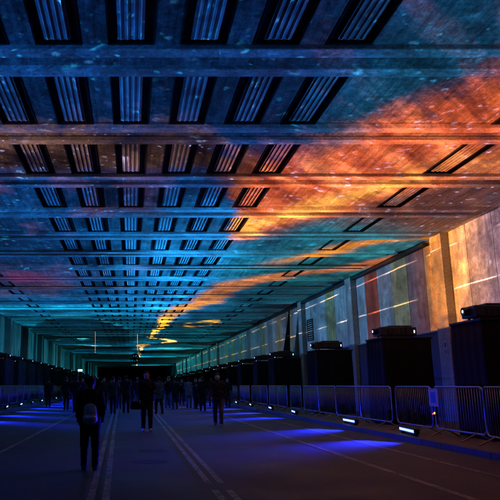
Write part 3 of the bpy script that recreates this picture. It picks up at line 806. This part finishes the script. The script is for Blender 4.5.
def cloth(col, rough=.85):
    key = tuple(col)
    if key not in cloth_cache:
        m, t, b = material('cloth', rough, 0, .25)
        p = coords(t); n = noise(p, 9, 4, .6); w = noise(p, 120, 2, .6)
        put(t, b.inputs['Base Color'], scale(num2col(t, col), remap(n, .3, .7, .7, 1.3) * remap(w, .3, .7, .85, 1.15)))
        bump(t, b, n + w * .15, .5, .03); cloth_cache[key] = m
    return cloth_cache[key]
SKIN = plain('skin', (.42, .26, .19), .55, 0, .1, 8, .05); SKIN2 = plain('skin_dark', (.20, .11, .075), .55, 0, .1, 8, .05)
def person(loc, rz, H, label, group=None, coat=(.02, .02, .025), legs=(.03, .035, .06), shoe=(.02, .02, .02), hair=(.02, .014, .01), res=.014,
           stride=.0, armL=(0, 0), armR=(0, 0), coat_len=.86, longhair=False, hood=False, look=0.0, child=1.0, skin=SKIN, girth=1.0):
    """faces -y in its own frame; sizes for 1.72 m, scaled to H. arm = (swing forward, bend) in degrees"""
    e = tag(empty('person', loc, rz), label, 'person', group); k = H / 1.72; e.scale = (k * girth, k * girth, k)
    hs = child
    sh_z, hip_z = 1.42, .91
    def leg(sg):
        a = stride * sg; hip = np.array((.092 * sg, 0, hip_z)); kn = hip + (0.012 * sg, -math.sin(a * 1.0) * .43 - .02, -math.cos(a) * .43)
        back = max(0, -a) * .9
        an = kn + (0.0, math.sin(back - a * .55) * .40 + .02, -math.cos(back - a * .55) * .40); return hip, kn, an
    def arm(sg, sw, bd):
        s_ = np.array((.185 * sg, .01, sh_z)); a = R(sw); el = s_ + (.055 * sg, -math.sin(a) * .28, -math.cos(a) * .28)
        b_ = R(sw + bd + 8); wr_ = el + (-.01 * sg - .04 * sg * math.sin(R(bd)), -math.sin(b_) * .25, -math.cos(b_) * .25); d = (wr_ - el) / np.linalg.norm(wr_ - el); return s_, el, wr_, wr_ + d * .08, d
    Lg = [leg(1), leg(-1)]; Am = [arm(1, *armL), arm(-1, *armR)]
    low = min(q[2][2] for q in Lg); dz = .085 - low
    lo, hi = (-.45, -.62, -.02), (.45, .55, 1.80)
    up = lambda p: (p[0], p[1], p[2] + dz)
    def torso(F, g):
        F.cone(up((0, .01, .93)), up((0, .005, 1.06)), .125 + g, .115 + g, .05, 1.25, .85)
        F.cone(up((0, .005, 1.06)), up((0, .0, 1.30)), .115 + g, .135 + g, .05, 1.25, .85)
        F.cone(up((-.13, .01, 1.385)), up((.13, .01, 1.385)), .075 + g, .075 + g, .06)
    def arms(F, g, hand):
        for s_, el, w_, tip, d in Am:
            F.cone(up(s_), up(el), .058 + g, .044 + g, .035); F.cone(up(el), up(w_), .044 + g, .030 + g * .9, .03)
            if hand: F.cone(up(w_), up(w_ + d * .07), .030, .034, .02, .6, 1)
    # body: one continuous surface
    F = Field(lo, hi, res); torso(F, 0)
    for hp, kn, an in Lg:
        F.cone(up(hp), up(kn), .088, .058, .04); F.cone(up(kn), up(an), .056, .036, .03)
        F.cone(up(an + (0, .03, -.035)), up(an + (0, -.13, -.052)), .036, .028, .03)
    arms(F, 0, True)
    F.cone(up((0, .012, 1.40)), up((0, .0, 1.54)), .056, .052, .04)
    hz = 1.615
    ln, cl = math.sin(look), math.cos(look)
    def hd(x, y, z): return up((x * cl - y * ln, x * ln + y * cl, hz + z))
    F.ball(hd(0, .012, .025), (.078 * hs, .096 * hs, .103 * hs), .03); F.ball(hd(0, -.022, -.045), (.058 * hs, .062 * hs, .070 * hs), .04)
    F.cone(hd(0, -.088, .012), hd(0, -.108, -.022), .011, .015, .015)
    for sg in (-1, 1):
        F.ball(hd(.082 * sg, .01, -.005), (.012, .024, .032), .012); F.ball(hd(.032 * sg, -.080, .022), (.016, .012, .010), .012)
    F.cone(hd(-.022, -.082, -.058), hd(.022, -.082, -.058), .010, .010, .012)
    def fingers(bm):
        for i, (s_, el, w_, tip, d) in enumerate(Am):
            sg = 1 if i == 0 else -1
            side = np.array((0, 1.0, 0)); side = side - d * side.dot(d); side /= np.linalg.norm(side); nrm = np.cross(d, side) * (-sg)
            base = w_ + d * .085
            for f_, (o_, l_) in enumerate(((-.026, .068), (-.009, .078), (.009, .072), (.025, .056))):
                p0 = base + side * o_ - d * .03; p1 = base + side * o_ + d * l_ * .45; p2 = p1 + d * l_ * .32 + nrm * l_ * .15; p3 = p2 + d * l_ * .12 + nrm * l_ * .26
                tube(bm, [up(p0), up(p1), up(p2), up(p3)], [.0095, .009, .0085, .006], 6)
            p0 = w_ + d * .02 - side * .022; p1 = p0 + d * .035 - side * .030; p2 = p1 + d * .035 - side * .004
            tube(bm, [up(p0), up(p1), up(p2)], [.012, .011, .008], 6)
    body = mesh_obj('body', F.mesh('body', fingers), skin, e)
    # eyes
    if res < .016:
        for sg in (-1, 1):
            bm = bmesh.new(); bmesh.ops.create_uvsphere(bm, u_segments=8, v_segments=6, radius=.011); bmesh.ops.translate(bm, vec=Vector(hd(.032 * sg, -.082, .012)), verts=bm.verts); bm_obj('eye', bm, M['plate'], e, True)
    # trousers
    F = Field(lo, hi, res); F.cone(up((0, .01, .93)), up((0, .005, 1.05)), .145, .132, .05, 1.25, .85)
    for hp, kn, an in Lg:
        F.cone(up(hp), up(kn), .108, .078, .05); F.cone(up(kn), up(an + (0, .005, -.01)), .076, .062, .04)
    wv = 0.0025 * np.sin(F.Z * 55 + F.X * 30 + F.Y * 22); F.F = F.F + wv
    F.cut(.045 - F.Z); F.cut(F.Z - (1.06 + dz))
    mesh_obj('trousers', F.mesh('trousers'), cloth(legs), e)
    # coat
    F = Field(lo, hi, res); torso(F, .028)
    hem = coat_len + dz
    F.cone(up((0, .01, coat_len - .03)), up((0, .005, 1.1)), .165, .135, .06, 1.22, .88)
    arms(F, .017, False); F.cone(up((0, .02, 1.42)), up((0, .014, 1.485)), .085, .075, .03)
    if hood: F.ball(up((0, .10, 1.47)), (.10, .07, .085), .04)
    F.F = F.F + .005 * np.sin(F.Z * 42 + F.X * 26 + np.sin(F.Y * 25)) + .004 * np.sin(F.Z * 95)
    F.cut(hem - F.Z); F.cut(F.Z - (1.515 + dz))
    mesh_obj('coat', F.mesh('coat'), cloth(coat), e)
    # shoes
    for hp, kn, an in Lg:
        F = Field((-.3, -.62, -.03), (.3, .62, .35), min(res, .014)); a = np.array(up(an))
        F.cone(a + (0, .035, -.042), a + (0, -.13, -.052), .047, .040, .03); F.cone(a + (0, .01, .01), a + (0, .02, -.03), .052, .05, .02)
        F.cut(a[2] - .085 + .002 - F.Z); F.cut(F.Z - (a[2] + .03))
        mesh_obj('shoe', F.mesh('shoe'), cloth(shoe), e)
    # hair
    F = Field((-.25, -.25, 1.2 + dz), (.25, .30, 1.85 + dz), min(res, .014))
    F.ball(hd(0, .022, .035), (.093 * hs, .108 * hs, .113 * hs), .02)
    if longhair: F.cone(hd(0, .07, -.02), hd(0, .085, -.22), .075, .055, .05, 1.2, .7)
    face = (F.X * cl + F.Y * ln) * 0 + (-(F.X * -ln + F.Y * cl)) - .040 - np.clip(F.Z - (hz + dz + .055), -1, 1) * 1.6
    F.cut(face); F.F = F.F + .004 * np.sin(F.X * 90 + F.Z * 40)
    if not longhair: F.cut((hz + dz - .07) - F.Z)
    mesh_obj('hair', F.mesh('hair'), cloth(hair, .6), e)
    return e
def ground_at(px, v):
    w = 385 - v; c, s = math.cos(PITCH), math.sin(PITCH); D = 650 * -CAM_H / (c * w); return ((px - 131) * D / 650, (D + CAM_H * s) / c, 0.0)

BK = math.pi
p1 = person((-.62, 10.2, 0), BK + .05, 1.35, 'person seen from behind wearing a pale backpack, nearest to the camera', None, coat=(.012, .012, .016), legs=(.012, .013, .018), shoe=(.10, .11, .2),
            res=.012, stride=.05, armL=(-6, 25), armR=(-4, 20), hood=True, coat_len=.80, child=1.05, girth=1.03)
# backpack
F = Field((-.30, -.10, .75), (.30, .36, 1.5), .012)
F.cone((0, .20, .96), (0, .19, 1.16), .105, .085, .04, 1.35, .75); F.cone((-.06, .265, .96), (.06, .265, .96), .055, .055, .03, 1.2, .8)
bp = tag(empty('backpack', (-.62, 10.2, 0), BK + .05), 'pale blue grey backpack on the back of the nearest person', 'backpack'); bp.scale = (1.03 * 1.35 / 1.72, 1.03 * 1.35 / 1.72, 1.35 / 1.72)
mesh_obj('pack', F.mesh('pack'), cloth((.42, .46, .60)), bp)
for sg in (-1, 1):
    bm = bmesh.new(); tube(bm, [(.10 * sg, .17, 1.22), (.112 * sg, .135, 1.36), (.115 * sg, .08, 1.475), (.115 * sg, -.02, 1.485), (.12 * sg, -.135, 1.36), (.15 * sg, -.10, 1.16), (.15 * sg, .12, .98)], .020, 8); bm_obj('strap', bm, cloth((.05, .05, .07)), bp, True)
bm = bmesh.new(); tube(bm, [(-.03, .20, 1.24), (-.02, .19, 1.28), (.02, .19, 1.28), (.03, .20, 1.24)], .008, 6); bm_obj('handle', bm, cloth((.05, .05, .07)), bp, True)

p2 = person((.44, 18.7, 0), .1, 1.60, 'person in a long black coat and bright pale shoes standing in the middle lane', None, coat=(.010, .010, .013), legs=(.012, .012, .016), shoe=(.5, .52, .58), res=.012,
            stride=.04, armL=(10, 70), armR=(2, 12), coat_len=.62, hair=(.03, .02, .015))
# shoulder bag carried by that person
F = Field((-.25, -.12, -.32), (.25, .12, .12), .012); F.cone((-.10, 0, -.14), (.10, 0, -.14), .08, .08, .02, 1, .6); F.cone((-.10, 0, -.05), (.10, 0, -.05), .06, .06, .03, 1, .6)
tb = tag(empty('tote_bag', (.14, 18.62, .80), .3), 'black bag hanging at the side of the person with pale shoes', 'bag'); mesh_obj('bag_body', F.mesh('bag_body'), cloth((.008, .008, .01)), tb)
bm = bmesh.new(); tube(bm, [(-.09, 0, .0), (-.05, 0, .22), (.02, 0, .30), (.07, 0, .22), (.09, 0, 0)], .010, 6); bm_obj('strap', bm, cloth((.008, .008, .01)), tb, True)
person((2.72, 20.9, 0), -.15, 1.60, 'person in a dark jacket and pale jeans walking towards the camera on the right', None, coat=(.016, .016, .022), legs=(.055, .065, .11), shoe=(.22, .23, .27), res=.012,
       stride=.24, armL=(-14, 18), armR=(16, 20), coat_len=.80)
SPEC = [  # px, feet v, facing, height, coat, legs, label
    (189, 408, BK, 1.60, (.13, .14, .18), (.10, .12, .18), 'person dressed in pale clothes right of the middle of the crowd'),
    (203, 411, BK, 1.62, (.012, .012, .016), (.014, .014, .02), 'person in a dark coat between the pale-dressed one and the jeans walker'),
    (196, 409, .3, 1.58, (.020, .018, .02), (.02, .02, .03), 'person in dark clothes half hidden behind the pale-dressed one'),
    (159, 414, BK + .2, 1.58, (.06, .07, .10), (.02, .022, .03), 'person in a grey blue jacket right of the long black coat'),
    (175, 409, BK, 1.60, (.02, .018, .02), (.07, .06, .055), 'person in a dark top and light trousers in the crowd'),
    (168, 408, .1, 1.66, (.014, .014, .017), (.10, .12, .20), 'person in a black top and blue trousers beside the grey blue jacket'),
    (126, 413, BK, 1.64, (.016, .016, .02), (.016, .016, .02), 'person in black left of the long black coat'),
    (113, 414, BK - .1, 1.60, (.05, .045, .05), (.02, .02, .03), 'person in a brown grey coat right of the backpack wearer'),
    (104, 410, .2, 1.62, (.018, .018, .022), (.018, .018, .024), 'person in dark clothes just right of the backpack wearer'),
    (119, 409, BK, 1.66, (.02, .02, .026), (.05, .06, .10), 'person in a dark jacket and blue trousers left of centre'),
    (138, 407, BK, 1.60, (.014, .014, .018), (.06, .075, .13), 'person in light blue trousers behind the long black coat'),
    (76, 413, BK + .3, 1.58, (.014, .014, .018), (.02, .02, .03), 'person in black left of the backpack wearer'),
    (66, 410, BK, 1.64, (.02, .02, .024), (.02, .022, .034), 'leftmost person of the crowd, dressed in black'),
    (82, 407, .2, 1.62, (.03, .03, .036), (.02, .02, .026), 'person in charcoal behind the backpack wearer'),
    (228, 407, -.3, 1.60, (.016, .016, .02), (.03, .035, .06), 'person in dark clothes at the right barrier behind the jeans walker'),
    (212, 407, BK, 1.62, (.018, .018, .022), (.02, .022, .03), 'person in dark clothes left of the right barrier'),
    (147, 406, BK, 1.70, (.02, .02, .026), (.02, .02, .028), 'person in black directly behind the long black coat'),
    (182, 405, .1, 1.60, (.014, .014, .02), (.05, .06, .09), 'person in a black coat left of the pale-dressed one')]
for i, (px, v, fz, hh, ct, lg, lb) in enumerate(SPEC):
    x, y, _ = ground_at(px, v)
    person((x, y, 0), fz + random.uniform(-.15, .15), hh, lb, 'visitors in the tunnel', coat=ct, legs=lg, res=.02, stride=random.choice((.03, .12, .2, -.15)),
           armL=(random.uniform(-10, 12), random.uniform(10, 60)), armR=random.choice(((random.uniform(-10, 14), random.uniform(10, 40)), (random.uniform(35, 60), random.uniform(60, 90)))), coat_len=random.choice((.72, .80, .86)), longhair=i % 3 == 0,
           hair=random.choice(((.02, .014, .01), (.06, .04, .025), (.012, .01, .01))))
far = []; figs = []
for i in range(34):
    x = -5.2 + i * .30 + random.uniform(-.25, .25); y = random.uniform(38, 66)
    if i < 5:
        far.append(person((x, y, 0), random.choice((0, BK)) + random.uniform(-.4, .4), random.uniform(1.58, 1.74), 'dark figure in the far crowd down the tunnel', 'far crowd', coat=random.choice(((.016, .016, .02), (.03, .03, .04), (.02, .015, .015))),
                   legs=(.02, .022, .03), res=.028, stride=random.uniform(-.1, .2), longhair=i % 2 == 0))
    else:
        c = copy_tree(far[i % 5]); figs.append(c); c.location = (x, y, 0); c.rotation_euler = (0, 0, random.choice((0, BK)) + random.uniform(-.5, .5)); s_ = random.uniform(.92, 1.02); c.scale = (s_,) * 3
figs += far
for i, c in enumerate(sorted(figs, key=lambda o: o.location.x / o.location.y)):
    c['label'] = f'dark figure in the far crowd down the tunnel, {"leftmost" if i == 0 else nth(i)}' + ('' if i == 0 else ' from the left')
